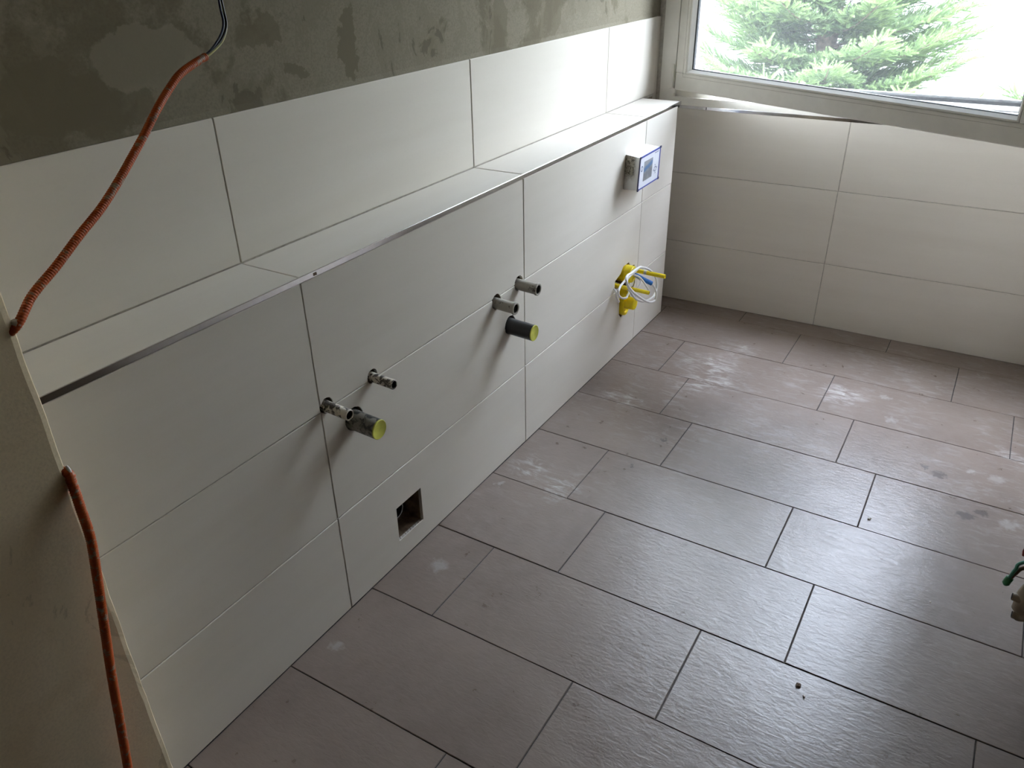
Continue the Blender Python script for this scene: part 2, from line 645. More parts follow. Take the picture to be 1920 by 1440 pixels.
# ================================================================== SETTING
# ---- floor: grout bed plus every tile
floor = boxes("floor", [(XBK - 0.1, 3.40, YR - 0.12, 0.32, -0.12, -0.0022)], M_FGROUT)
label(floor, "brown-grey stone-look tile floor laid in staggered rows, dusty near the window", kind="structure")
s_off = {-1: 0.335 - TL, 0: -0.0006, 1: 0.1989, 2: 0.3253, 3: 0.4466, 4: 0.2662, 5: 0.3945, 6: 0.193, 7: 0.595, 8: 0.4495,
         9: 0.20, 10: 0.38, 11: 0.05, 12: 0.30, 13: 0.15}
for k in range(-1, 14):
    x1 = L1 - (k - 1) * RW - 0.0011
    x0 = L1 - k * RW + 0.0011
    if k == -1:
        x1 = 3.205
    ytop = -0.001
    if k == -1:
        ytop = 0.20
    s0 = s_off[k]
    edges = [s0 + i * TL for i in range(-3, 5)]
    for a, b in zip(edges, edges[1:]):
        yhi, ylo = min(ytop, -a - 0.0013), max(YR + 0.002, -b + 0.0013)
        if yhi - ylo < 0.012:
            continue
        lay_tile((x0, ylo, 0), (1, 0, 0), (0, 1, 0), x1 - x0, yhi - ylo, M_FLOOR, floor)
lay_tile((XE + 0.004, 0.002, 0), (1, 0, 0), (0, 1, 0), L1 + RW - 0.0015 - XE - 0.004, 0.195, M_FLOOR, floor)

# ---- left wall: raw plaster with one tile row above the ledge
TH = 0.010
wall_left = boxes("wall_left", [(XS - 0.1, 3.42, D + 0.0065, D + 0.22, 0.0, ZC)], M_PLASTER)
label(wall_left, "raw grey cement plaster wall with dark trowel patches above the pale tile row", kind="structure")
up_edges = [XS - 0.05, XC, XB, XA, 3.146]
for a, b in zip(up_edges, up_edges[1:]):
    lay_tile((a + GAP / 2, D, H + 0.0015), (1, 0, 0), (0, 0, 1), b - a - GAP, ZU - H - 0.0015, M_TILE_X, wall_left, t=TH)
bm = bmesh.new()
add_box(bm, XS - 0.05, 3.144, D + 0.0022, D + 0.008, H - 0.01, ZU - 0.004)
bm_obj("grout_bed", bm, M_GROUT, wall_left)
# narrow rendered strip between the last tile and the window frame
boxes("render_strip", [(3.1475, 3.30, D + 0.001, D + 0.03, 0.60, ZU - 0.002)], M_TILE_X, wall_left)
# cement fillet where the plaster ends on the tiles
bm = bmesh.new()
fill = [Vector((XS, D + 0.0065, ZU - 0.001)), Vector((XS, D + 0.0065, ZU + 0.012)), Vector((XS, D + 0.0035, ZU + 0.0005))]
va = [bm.verts.new(p) for p in fill]
vb = [bm.verts.new(p + Vector((2.95, 0, 0))) for p in fill]
for i in range(3):
    j = (i + 1) % 3
    bm.faces.new((va[i], va[j], vb[j], vb[i]))
bm.faces.new(va)
bm.faces.new(vb)
bm_obj("plaster_fillet", bm, M_PLASTER, wall_left)

# ---- low service wall with ledge
low = boxes("wall_left_low", [(XS, XE - 0.001, 0.0022, D + 0.004, 0.0, H - 0.0022)], M_GROUT)
label(low, "low tiled service wall with a ledge on top, pipes and toilet fittings coming out of it", kind="structure")
core = low
col_edges = [XS, XC, XB, XA, XE]
row_edges = [0.0, J2, J1, ZT]
front = {}
for ci, (a, b) in enumerate(zip(col_edges, col_edges[1:])):
    for ri, (z0, z1) in enumerate(zip(row_edges, row_edges[1:])):
        za = z0 + (GAP / 2 if ri else 0.001)
        zb = z1 - (GAP / 2 if ri < 2 else 0.0)
        xa_, xb_ = a + GAP / 2, b - (GAP / 2 if ci < 3 else 0)
        front[(ci, ri)] = lay_tile((xa_, 0, za), (1, 0, 0), (0, 0, 1), xb_ - xa_, zb - za, M_TILE_X, low, t=TH)
led_edges = [XS, XC, XB, XA, XE + 0.034]
for a, b in zip(led_edges, led_edges[1:]):
    lay_tile((a + GAP / 2, 0.0035, H), (1, 0, 0), (0, 1, 0), b - a - GAP, D - 0.0035 - 0.002, M_TILE_X, low, t=TH, jit=0.0002)
# end face of the service wall
lay_tile((XE, D - 0.002, 0.001), (0, -1, 0), (0, 0, 1), D - 0.004, ZT - 0.001, M_TILE_Y, low, t=0.004)


def trim_profile(name, pfun, length_pts):
    """L-shaped steel edge strip: face below, thin lip on top"""
    sec = [(0.0, 0.0), (0.0, -0.0112), (0.002, -0.0112), (0.002, -0.0016), (0.0034, -0.0016), (0.0034, 0.0006), (0.0006, 0.0006)]
    bm = bmesh.new()
    rings = [[bm.verts.new(pfun(s, a, b)) for a, b in sec] for s in length_pts]
    n = len(sec)
    for A, B in zip(rings, rings[1:]):
        for i in range(n):
            j = (i + 1) % n
            bm.faces.new((A[i], A[j], B[j], B[i]))
    bm.faces.new(rings[0])
    bm.faces.new(list(reversed(rings[-1])))
    return bm_obj(name, bm, M_CHROME)


t1 = trim_profile("trim_1", lambda s, a, b: Vector((s, a - 0.0006, H + b)), [XS, XE + 0.036])
label(t1, "polished metal edge strip along the front of the ledge", kind="structure")
bm = bmesh.new()
add_box(bm, 0.940, 0.949, -0.0012, -0.0004, H - 0.009, H - 0.003)
bm_obj("adhesive_spot", bm, M_RAW, t1)

# ---- window wall
wall_front = bpy.data.objects.new("wall_front", None)
fw_ = lambda p: wp(p.x, p.y, p.z)
wall_front = boxes("wall_front", [
    (0.0022, 0.24, YR - 0.1, D + 0.004, 0.0, WT + 0.002),
    (0.012, 0.24, YR - 0.1, D + 0.2, 2.42, ZC),
    (0.012, 0.24, YR - 0.1, -1.305, WT + 0.002, 2.42),
    (0.012, 0.24, 0.1475, D + 0.2, WT + 0.002, 2.42)], M_GROUT, f=fw_)
label(wall_front, "window wall clad with large pale tiles below the sill", kind="structure")
w_rows = [0.0, W2, W1, WT]
w_cols = [0.166, -WJ + 0.6, -WJ, -WJ - 0.9, YR]
w_cols = [0.162, -WJ, -WJ - 0.9, YR]
for a, b in zip(w_cols, w_cols[1:]):
    for ri, (z0, z1) in enumerate(zip(w_rows, w_rows[1:])):
        za = z0 + (GAP / 2 if ri else 0.001)
        zb = z1 - (GAP / 2 if ri < 2 else 0.0005)
        y1 = a - (GAP / 2 if a != w_cols[0] else 0)
        y0 = b + GAP / 2
        if y1 - y0 < 0.012:
            continue
        lay_tile(wp(0, y1, za), (WA, -1, 0), (0, 0, 1), y1 - y0, zb - za, M_TILE_Y, wall_front, t=TH)
t2 = trim_profile("trim_2", lambda s, a, b: wp(a - 0.0008, s, WT + 0.0105 + b), [0.055, -0.3, -0.8, YR + 0.01])
label(t2, "shiny metal edge strip on top of the tiles under the window", kind="structure")
boxes("strip_joint", [(-0.0016, 0.0012, -0.0605, -0.058, WT, WT + 0.0105)], M_RUBBER, t2, f=fw_)

# ---- remaining shell
wall_right = boxes("wall_right", [(XBK, 3.42, YR - 0.12, YR, 0.0, ZC)], M_HALL)
label(wall_right, "side wall opposite the pipes, pale tiles near the window and bare plaster nearer the door", kind="structure")
for cx0, cx1 in ((1.36, 2.26), (2.26, 3.16)):
    for rz in range(8):
        lay_tile((cx1 - 0.0015, YR + 0.006, rz * 0.3 + 0.001), (-1, 0, 0), (0, 0, 1), cx1 - cx0 - GAP, 0.297, M_TILE_X, wall_right, t=TH)
wall_back = boxes("wall_back", [(XBK - 0.12, XBK, YR - 0.12, 0.4, 0.0, ZC)], M_HALL)
label(wall_back, "plain plaster wall behind the viewer", kind="structure")
ceiling = boxes("ceiling", [(XBK - 0.12, 3.42, YR - 0.12, 0.4, ZC, ZC + 0.15)], M_CEIL)
label(ceiling, "plain plastered ceiling", kind="structure")

# ---- pier beside the viewer, slightly irregular arris
PX, PY = 0.2865, -0.1711
bm = bmesh.new()
zs = np.linspace(0, ZC, 90)
prof = []
for z in zs:
    jx = 0.0006 * math.sin(z * 9.0) + random.uniform(-0.0008, 0.0008)
    prof.append([(XBK, PY, z), (PX - 0.010 + jx, PY - 0.0004, z), (PX - 0.003 + jx, PY + 0.0012, z), (PX + jx, PY + 0.006, z), (PX + jx, D + 0.1, z), (XBK, D + 0.1, z)])
vr = [[bm.verts.new(p) for p in r] for r in prof]
for A, B in zip(vr, vr[1:]):
    for i in range(6):
        j = (i + 1) % 6
        bm.faces.new((A[i], A[j], B[j], B[i]))
bm.faces.new(vr[0])
bm.faces.new(list(reversed(vr[-1])))
pier = bm_obj("wall_near", bm, M_PIER)
label(pier, "beige plastered pier at the near end of the ledge", kind="structure")

# ================================================================== HOLES in the tiled service wall
PIPES = [  # name, x, z, pipe radius, lip radius, length, kind
    ("A", 0.9225, 0.592, 0.0128, 0.0135, 0.066), ("B", 1.079, 0.590, 0.0118, 0.0125, 0.064),
    ("D", 1.753, 0.581, 0.0168, 0.0188, 0.068), ("E", 1.627, 0.568, 0.0165, 0.0185, 0.066)]
DRAINS = [("C", 1.001, 0.514, 0.0240, 0.074), ("F", 1.699, 0.466, 0.0245, 0.084)]


def cyl_cutter(x, z, r, depth=0.09, seg=28, wob=0.04):
    bm = bmesh.new()
    A, B = [], []
    for i in range(seg):
        a = 2 * math.pi * i / seg
        q = r * (1 + random.uniform(-wob, wob))
        A.append(bm.verts.new((x + q * math.cos(a), -0.05, z + q * math.sin(a))))
        B.append(bm.verts.new((x + q * math.cos(a), depth, z + q * math.sin(a))))
    for i in range(seg):
        j = (i + 1) % seg
        bm.faces.new((A[i], A[j], B[j], B[i]))
    bm.faces.new(A)
    bm.faces.new(list(reversed(B)))
    return bm


def poly_cutter(pts, depth):
    bm = bmesh.new()
    A = [bm.verts.new((x, -0.05, z)) for x, z in pts]
    B = [bm.verts.new((x, depth, z)) for x, z in pts]
    n = len(pts)
    for i in range(n):
        j = (i + 1) % n
        bm.faces.new((A[i], A[j], B[j], B[i]))
    bm.faces.new(A)
    bm.faces.new(list(reversed(B)))
    return bm


WC_CUT = [(2.535, .372), (2.588, .372), (2.606, .350), (2.648, .342), (2.648, .305), (2.606, .285), (2.600, .180), (2.585, .160),
          (2.535, .157), (2.517, .176), (2.512, .288), (2.462, .302), (2.462, .336), (2.512, .350)]
BOX_CUT = [(1.1085, .1765), (1.2155, .1765), (1.2155, .0662), (1.1075, .0665)]
# the core is given the raw-mortar look only inside the openings (its faces are hidden elsewhere)
cut([front[(0, 1)], front[(1, 1)], front[(1, 2)]],
    [cyl_cutter(0.9225, 0.594, 0.0198), cyl_cutter(1.079, 0.593, 0.0185), cyl_cutter(1.001, 0.517, 0.0300),
     cyl_cutter(1.753, 0.585, 0.0240), cyl_cutter(1.627, 0.573, 0.0238), cyl_cutter(1.699, 0.4705, 0.0295)])
cut([front[(1, 0)]], [poly_cutter(BOX_CUT, 0.09)])
cut([front[(2, 0)], front[(2, 1)]], [poly_cutter(WC_CUT, 0.09)])
cut([low], [cyl_cutter(0.9225, 0.594, 0.0198, 0.05), cyl_cutter(1.079, 0.593, 0.0185, 0.05), cyl_cutter(1.001, 0.517, 0.0300, 0.05),
            cyl_cutter(1.753, 0.585, 0.0240, 0.05), cyl_cutter(1.627, 0.573, 0.0238, 0.05), cyl_cutter(1.699, 0.4705, 0.0295, 0.05),
            poly_cutter(BOX_CUT, 0.11), poly_cutter(WC_CUT, 0.07)])
# rough mortar lining the openings
low.data.materials.append(M_RAW)
for p in low.data.polygons:
    c = p.center
    if 0.01 < c.y < 0.155 and 0.01 < c.z < 0.88 and XS + 0.02 < c.x < XE - 0.02:
        p.material_index = 1

# ================================================================== WINDOW
YF0, YF1 = 0.146, -1.300      # frame edges
win = boxes("window_1", [
    (0.0, 0.072, YF1, YF0, WT + 0.0108, 0.893),            # bottom rail, room side step
    (0.022, 0.072, YF1, YF0, 0.893, 0.9185),               # rebate
    (0.069, 0.076, YF1 + 0.06, YF0 - 0.06, 0.9185, 0.9345),
    (0.067, 0.082, YF0 - 0.125, YF0 - 0.055, 0.90, 2.40),   # hinge side stop
    (0.067, 0.082, YF1 + 0.055, YF1 + 0.085, 0.90, 2.40),
    (0.0, 0.072, YF0 - 0.060, YF0, 0.893, 2.42),            # hinge jamb
    (0.0, 0.072, YF1, YF1 + 0.060, 0.893, 2.42),            # far jamb
    (0.0, 0.072, YF1 + 0.06, YF0 - 0.06, 2.36, 2.42)], M_PVC, f=fw_)
label(win, "white plastic window frame holding a sash that stands ajar", kind="structure")
boxes("frame_seal", [(0.050, 0.056, YF1 + 0.06, YF0 - 0.06, 0.9180, 0.9205), (0.0765, 0.083, YF1 + 0.06, YF0 - 0.06, 0.915, 0.9455)], M_RUBBER, win, f=fw_)
sill = boxes("outer_sill", [(0.073, 0.245, YF1 - 0.02, YF0, 0.900, 0.906), (0.236, 0.245, YF1 - 0.02, YF0, 0.868, 0.900)], M_ALU, win,
             f=lambda p: wp(p.x, p.y, p.z - 0.06 * (p.x - 0.07)))
boxes("sill_upstand", [(0.0835, 0.097, YF1 - 0.02, YF0, 0.900, 0.9535)], M_ALU, win, f=fw_)

HNG = wp(-0.002, 0.083, 0)
ud = Vector((-0.3698, -0.9291, 0)).normalized()
nd = Vector((0.9291, -0.3698, 0)).normalized()
SW, SZ0, SZ1 = 1.392, 0.9216, 2.366


def fs(p):     # sash space: x along the sash, y depth towards outside, z height
    return HNG + ud * p.x + nd * p.y + Vector((0, 0, p.z))


RL, RB = 0.052, 0.067
sash = boxes("sash", [
    (0.0, SW, 0.0, 0.068, SZ0, SZ0 + RB), (0.0, SW, 0.0, 0.068, SZ1 - RB, SZ1),
    (0.0, RL, 0.0, 0.068, SZ0 + RB, SZ1 - RB), (SW - RL, SW, 0.0, 0.068, SZ0 + RB, SZ1 - RB)], M_PVC, win, f=fs)
md = sash.modifiers.new("edge", 'BEVEL')
md.width = 0.004
md.segments = 2
md.limit_method = 'ANGLE'


def bead(name, u0, u1, z0, z1, d0, d1, ins, mat, lip=0.35):
    """mitred frame sloping inwards from depth d0 to d1 by ins"""
    bm = bmesh.new()
    o = [(u0, z0), (u1, z0), (u1, z1), (u0, z1)]
    i_ = [(u0 + ins, z0 + ins), (u1 - ins, z0 + ins), (u1 - ins, z1 - ins), (u0 + ins, z1 - ins)]
    A = [bm.verts.new(fs(Vector((u, d0, z)))) for u, z in o]
    B = [bm.verts.new(fs(Vector((u, d1, z)))) for u, z in i_]
    k_ = lip
    e_ = [(u0 + ins * k_, z0 + ins * k_), (u1 - ins * k_, z0 + ins * k_), (u1 - ins * k_, z1 - ins * k_), (u0 + ins * k_, z1 - ins * k_)]
    E_ = [bm.verts.new(fs(Vector((u, d0 + 0.0006, z)))) for u, z in e_]
    Cc = [bm.verts.new(fs(Vector((u, d1 + 0.012, z)))) for u, z in i_]
    Dd = [bm.verts.new(fs(Vector((u, d1 + 0.012, z)))) for u, z in o]
    for q in range(4):
        j = (q + 1) % 4
        for X, Y in ((A, E_), (E_, B), (B, Cc), (Cc, Dd), (Dd, A)):
            bm.faces.new((X[q], X[j], Y[j], Y[q]))
    return bm_obj(name, bm, mat, win)


bead("glazing_bead", RL + 0.001, SW - RL - 0.001, SZ0 + RB + 0.001, SZ1 - RB - 0.001, 0.002, 0.022, 0.0155, M_PVC)
boxes("bead_groove", [(RL - 0.012, SW - RL + 0.012, -0.0003, 0.002, SZ0 + RB - 0.0135, SZ0 + RB - 0.0122),
                      (RL - 0.0135, RL - 0.0122, -0.0003, 0.002, SZ0 + RB - 0.012, SZ1 - RB)], M_GROUT, win, f=fs)
bead("glass_seal", RL + 0.0150, SW - RL - 0.0150, SZ0 + RB + 0.0150, SZ1 - RB - 0.0150, 0.020, 0.024, 0.0032, M_RUBBER)

# dusty pane
mg, gn, gl, gb = new_mat("dusty_window_glass")
gn.remove(gb)
outn = gn["Material Output"]
tr = N(gn, "ShaderNodeBsdfTransparent")
tr.inputs[0].default_value = (0.975, 0.985, 0.98, 1)
gg = N(gn, "ShaderNodeBsdfGlossy")
gg.inputs["Roughness"].default_value = 0.02
fr = N(gn, "ShaderNodeFresnel")
fr.inputs[0].default_value = 1.25
m1 = N(gn, "ShaderNodeMixShader")
gl.new(fr.outputs[0], m1.inputs[0])
gl.new(tr.outputs[0], m1.inputs[1])
gl.new(gg.outputs[0], m1.inputs[2])
tl_ = N(gn, "ShaderNodeBsdfTranslucent")
tl_.inputs[0].default_value = (0.9, 0.92, 0.93, 1)
gv, _ = world_pos(gn, gl)
gf = noise(gn, gl, gv, 260, 4, 0.7)
m2 = N(gn, "ShaderNodeMixShader")
gl.new(remap(gn, gl, gf, 0.40, 0.72, 0.012, 0.042), m2.inputs[0])
gl.new(m1.outputs[0], m2.inputs[1])
gl.new(tl_.outputs[0], m2.inputs[2])
gl.new(m2.outputs[0], outn.inputs[0])
pane = boxes("glass", [(RL + 0.012, SW - RL - 0.012, 0.0245, 0.0285, SZ0 + RB + 0.012, SZ1 - RB - 0.012)], mg, win, f=fs)

# hinge: pin cover and lower bearing on the left stile
hb = bmesh.new()
hp = wp(-0.006, 0.093, 0)
sweep(hb, [hp + Vector((0, 0, z)) for z in (0.930, 0.935, 0.985, 1.018, 1.021)], lambda s, t: 0.0052 if 0.02 < t < 0.98 else 0.0035, 12)
bm_obj("hinge_pin", hb, M_PVC, win, True)
boxes("hinge_bearing", [(-0.010, 0.001, 0.078, 0.104, 0.910, 0.926)], M_PVC, win, f=fw_)

# ================================================================== PIPES
def make_pipe(key, x, z, r, rl, ln, mat, text, flare):
    t = thing("water_pipe", (x, 0, z), text, "pipe", "water pipe stubs in the tiled wall")
    f = out_of_wall(x, z, 0, (0, -0.045))
    wall_ = r * 0.20
    if flare:
        prof = [(r, -0.045), (r, ln - 0.010), (rl, ln - 0.007), (rl, ln - 0.001), (rl - 0.001, ln), (r - wall_ + 0.0006, ln), (r - wall_, ln - 0.002), (r - wall_, ln - 0.045), (0, ln - 0.045)]
    else:
        prof = [(r * 1.03, -0.045), (r * 1.03, 0.002), (r, 0.004), (r, ln - 0.0012), (r - 0.001, ln), (r - wall_, ln), (r - wall_, ln - 0.045), (0, ln - 0.045)]
    o = bm_obj("tube", lathe(prof, 30, f), mat)
    auto_smooth(o, 35)
    reparent(o, t)
    b = bm_obj("bore_shade", lathe([(0, ln - 0.016), (r - wall_ - 0.0003, ln - 0.016), (r - wall_ - 0.0003, ln - 0.0025), (r - wall_ - 0.0008, ln - 0.0025), (r - wall_ - 0.0008, ln - 0.015), (0, ln - 0.015)], 24, f), M_BORE_SHADE)  # dark liner paints the shade inside the open pipe end
    reparent(b, t)
    return t


make_pipe("A", *PIPES[0][1:], M_PIPE_DIRTY, "dirty pale pipe stub left of the near drain, at a joint crossing of the tiles", False)
make_pipe("B", *PIPES[1][1:], M_PIPE_DIRTY, "thin pale pipe stub above and right of the dirt-smeared near drain", False)
make_pipe("D", *PIPES[2][1:], M_PIPE_CLEAN, "grey flared pipe stub, the upper of the pair over the clean black drain", True)
make_pipe("E", *PIPES[3][1:], M_PIPE_CLEAN, "grey flared pipe stub, the lower of the pair over the clean black drain", True)


def make_drain(x, z, r, ln, mat, text):
    t = thing("drain_pipe", (x, 0, z), text, "pipe", "capped waste pipes in the tiled wall")
    f = out_of_wall(x, z, 0, (0, -0.05))
    o = bm_obj("tube", lathe([(0, -0.045), (r * 1.03, -0.045), (r * 1.03, 0.003), (r, 0.005),  (r, ln - 0.002), (r - 0.001, ln - 0.001), (0, ln - 0.001)], 36, f), mat)
    auto_smooth(o, 35)
    reparent(o, t)
    c = bm_obj("cap", lathe([(r * 0.99, ln - 0.003), (r * 1.0, ln), (r * 0.95, ln + 0.0012), (r * 0.86, ln + 0.0006), (0, ln + 0.0004)], 36, f), M_CAP)
    auto_smooth(c, 35)
    reparent(c, t)
    label(c, "yellow-green sealing cap")
    return t


make_drain(*DRAINS[0][1:], M_DRAIN_DIRTY, "dirt-smeared black waste pipe with a yellow cap, just behind the near water pipe")
make_drain(*DRAINS[1][1:], M_DRAIN, "clean glossy black waste pipe with a yellow cap under the two grey pipe stubs")

# fitting glimpsed inside the square opening
t = thing("recessed_drain", (1.15, 0.055, 0.128), "dark round drain fitting inside the small square opening near the floor", "drain")
f = lambda a, b, d: Vector((1.150 + a, 0.066 - d, 0.128 + b))
o = bm_obj("socket", lathe([(0.024, -0.02), (0.024, 0.030), (0.021, 0.030), (0.021, 0.004), (0, 0.004)], 28, f), M_DRAIN)
auto_smooth(o)
reparent(o, t)
o = bm_obj("rim", lathe([(0.0245, 0.026), (0.0255, 0.029), (0.0245, 0.0315), (0.0225, 0.0315)], 28, f), M_CHROME)
auto_smooth(o)
reparent(o, t)

# ================================================================== TOILET FIXINGS
def bolt(x, z, r, ln, text, sticker):
    t = thing("bolt_sleeve", (x, 0, z), text, "sleeve", "yellow sleeves on the toilet bolts")
    f = out_of_wall(x, z, 0, (0, -0.02))
    o = bm_obj("tube", lathe([(0, -0.04), (r, -0.04), (r, ln - 0.0008), (r - 0.0008, ln), (r * 0.78, ln), (r * 0.74, ln - 0.012), (0, ln - 0.012)], 22, f), M_YELLOW)
    auto_smooth(o, 35)
    reparent(o, t)
    if sticker:
        o = bm_obj("band", lathe([(r + 0.0004, 0.050), (r + 0.0005, 0.0505), (r + 0.0005, 0.0615), (r + 0.0004, 0.062)], 22, f), M_CABLE)
        reparent(o, t)
        label(o, "worn pale band")
    return t


bolt(2.471, 0.317, 0.0074, 0.138, "lower-standing yellow bolt sleeve nearer the pipes, crossing the cable coil", False)
bolt(2.630, 0.326, 0.0084, 0.138, "yellow bolt sleeve nearer the window, with a worn pale band", True)

# flush-pipe plug (upper)
t = thing("flush_pipe_plug", (2.556, 0, 0.338), "round yellow plug at the top of the toilet cutout", "plug", "yellow plugs of the toilet connection")
f = out_of_wall(2.556, 0.338)
o = bm_obj("body", lathe([(0, -0.03), (0.0335, -0.03), (0.0335, 0.026), (0.0325, 0.032), (0.029, 0.036), (0.024, 0.037), (0.0225, 0.034), (0, 0.034)], 40, f), M_YELLOW)
auto_smooth(o, 30)
reparent(o, t)
o = bm_obj("rib", lathe([(0.0340, 0.006), (0.0350, 0.0065), (0.0350, 0.0085), (0.0340, 0.009)], 40, f), M_YELLOW)
reparent(o, t)

# waste plug (lower): oval plate, boss and strap
t = thing("waste_pipe_plug", (2.552, 0, 0.222), "yellow plug with an oval plate and round boss at the bottom of the toilet cutout", "plug", "yellow plugs of the toilet connection")


def stadium(cx_, cz, hw, hh, n=14):
    pts = []
    for i in range(n + 1):
        a = math.pi * i / n
        pts.append((cx_ + hw * math.cos(a), cz + (hh - hw) + hw * math.sin(a)))
    for i in range(n + 1):
        a = math.pi + math.pi * i / n
        pts.append((cx_ + hw * math.cos(a), cz - (hh - hw) + hw * math.sin(a)))
    return pts


bm = bmesh.new()
rings = []
for y, k in ((0.03, 1.0), (-0.012, 1.0), (-0.016, 0.95), (-0.016, 0.80), (-0.010, 0.76), (-0.010, 0.0001)):
    rings.append([bm.verts.new((2.552 + (px - 2.552) * k, y, 0.224 + (pz - 0.224) * k)) for px, pz in stadium(2.552, 0.224, 0.031, 0.060)])
for A, B in zip(rings, rings[1:]):
    for i in range(len(A)):
        j = (i + 1) % len(A)
        bm.faces.new((A[i], A[j], B[j], B[i]))
o = bm_obj("plate", bm, M_YELLOW)
auto_smooth(o, 30)
reparent(o, t)
f = out_of_wall(2.552, 0.219)
o = bm_obj("boss", lathe([(0.0245, 0.0), (0.0245, 0.047), (0.0235, 0.051), (0.021, 0.0525), (0, 0.0525)], 34, f), M_YELLOW)
auto_smooth(o, 30)
reparent(o, t)
bm = bmesh.new()
arc = []
for i in range(15):
    a = math.pi * i / 14
    arc.append((2.548 + 0.022 * math.cos(a), 0.256 + 0.022 * math.sin(a)))
secs = []
for (ax_, az) in arc:
    dx, dz = (ax_ - 2.548) / 0.022, (az - 0.256) / 0.022
    secs.append([bm.verts.new((ax_ + dx * q, y, az + dz * q)) for y, q in ((-0.008, 0), (-0.036, 0), (-0.036, 0.003), (-0.008, 0.003))])
for A, B in zip(secs, secs[1:]):
    for i in range(4):
        j = (i + 1) % 4
        bm.faces.new((A[i], A[j], B[j], B[i]))
bm.faces.new(secs[0])
bm.faces.new(list(reversed(secs[-1])))
o = bm_obj("strap", bm, M_YELLOW)
reparent(o, t)

# blue conduit and coiled cable
t = thing("cable_conduit", (2.569, -0.028, 0.333), "short blue ribbed conduit between the yellow sleeves with a cable inside", "conduit")
BL = [(2.566, 0.03, 0.330), (2.5693, -0.028, 0.3335), (2.5651, -0.055, 0.3305), (2.5707, -0.075, 0.3196), (2.5886, -0.1, 0.3025)]
tube("sheath", BL, lambda s, k: 0.0052 + 0.0036 * min(1, k * 1.3) + (0.0005 * math.sin(s * 2 * math.pi / 0.004)), M_BLUE, t, seg=16, step=0.001)
t = thing("cable_coil", (2.56, -0.09, 0.30), "white cable wound in loose loops around the yellow toilet sleeves", "cable")
CAB1 = [(2.5850, -0.095, 0.306), (2.5886, -0.1, 0.3025), (2.613, -0.105, 0.2755), (2.6356, -0.105, 0.2406), (2.6368, -0.1, 0.2134), (2.5899, -0.1, 0.2232), (2.5332, -0.1, 0.2515),
        (2.4647, -0.105, 0.2919), (2.409, -0.11, 0.3265), (2.3546, -0.115, 0.3631), (2.3181, -0.115, 0.3956), (2.309, -0.11, 0.4197),
        (2.3319, -0.105, 0.4264), (2.381, -0.1, 0.4178), (2.4307, -0.095, 0.4121), (2.4719, -0.09, 0.4062), (2.5259, -0.085, 0.3869),
        (2.5878, -0.08, 0.3595), (2.6536, -0.075, 0.3207), (2.6958, -0.075, 0.2817), (2.6996, -0.08, 0.2544), (2.6835, -0.085, 0.2321),
        (2.6456, -0.09, 0.2248), (2.5919, -0.092, 0.2311), (2.5325, -0.092, 0.2466), (2.4832, -0.09, 0.2711), (2.4446, -0.088, 0.2981),
        (2.4038, -0.09, 0.3347), (2.3519, -0.1, 0.3783), (2.3535, -0.095, 0.3988), (2.4043, -0.085, 0.3951), (2.4541, -0.08, 0.391),
        (2.4923, -0.08, 0.3933), (2.5296, -0.075, 0.3864), (2.5016, -0.07, 0.3882), (2.4654, -0.065, 0.3842), (2.4367, -0.05, 0.3562),
        (2.3887, -0.055, 0.3538), (2.3629, -0.06, 0.3437), (2.3697, -0.06, 0.3246), (2.3859, -0.065, 0.3102), (2.4133, -0.07, 0.3015),
        (2.450, -0.060, 0.2945), (2.490, -0.048, 0.297), (2.506, -0.012, 0.304), (2.512, 0.025, 0.310)]
tube("sheath", CAB1, 0.0043, M_CABLE, t, seg=9, sub=6)
tube("inner_loop", [(2.4993, -0.06, 0.362), (2.5154, -0.075, 0.3508), (2.5356, -0.085, 0.3276), (2.5587, -0.09, 0.301), (2.5996, -0.085, 0.2676)], 0.0038, M_CABLE, t, seg=9)
tube("tail", [(2.470, 0.02, 0.312), (2.4464, -0.012, 0.3046), (2.4461, -0.014, 0.2902), (2.4602, -0.014, 0.2698), (2.487, -0.010, 0.2455), (2.515, 0.015, 0.236)], 0.0042, M_CABLE, t, seg=9)
for a, b in (((2.6023, -0.02, 0.3019), (2.5917, -0.02, 0.2705)), ((2.6438, -0.03, 0.2825), (2.6111, -0.03, 0.2599))):
    tube("strand", [(a[0], 0.02, a[2] + 0.012), a, b, (b[0] - 0.004, 0.02, b[2] - 0.012)], 0.0028, M_CABLE, t, seg=7)

# ================================================================== COVER BOX of the flush plate
t = thing("flush_plate_box", (2.59, 0, 0.745), "white carton box with a printed screen and blue taped edges on the far upper tiles", "box")
bk = [(2.497, 0.004, 0.682), (2.681, 0.004, 0.684), (2.684, 0.004, 0.806), (2.504, 0.004, 0.805)]
ft = [(2.4795, -0.062, 0.690), (2.668, -0.062, 0.6905), (2.674, -0.062, 0.803), (2.490, -0.062, 0.802)]
m, n, l, b = new_mat("grubby_white_carton")
v, g = world_pos(n, l)
f1 = noise(n, l, v, 130, 6, 0.7, 0.4)
f2 = noise(n, l, v, 30, 4)
spn = N(n, "ShaderNodeSeparateXYZ")
l.new(g.outputs["Position"], spn.inputs[0])
nn = N(n, "ShaderNodeSeparateXYZ")
l.new(g.outputs["True Normal"], nn.inputs[0])
side = remap(n, l, nn.outputs[0], -0.6, -0.8)
hi_ = remap(n, l, math_(n, l, 'ADD', spn.outputs[2], math_(n, l, 'MULTIPLY', f2, 0.05)), 0.738, 0.765)
nearw = remap(n, l, spn.outputs[1], -0.050, -0.036)
wear = math_(n, l, 'MULTIPLY', math_(n, l, 'MULTIPLY', side, hi_), nearw)
specks = mixc(n, l, remap(n, l, f1, 0.44, 0.52), (0.10, 0.085, 0.06), (0.42, 0.38, 0.30))
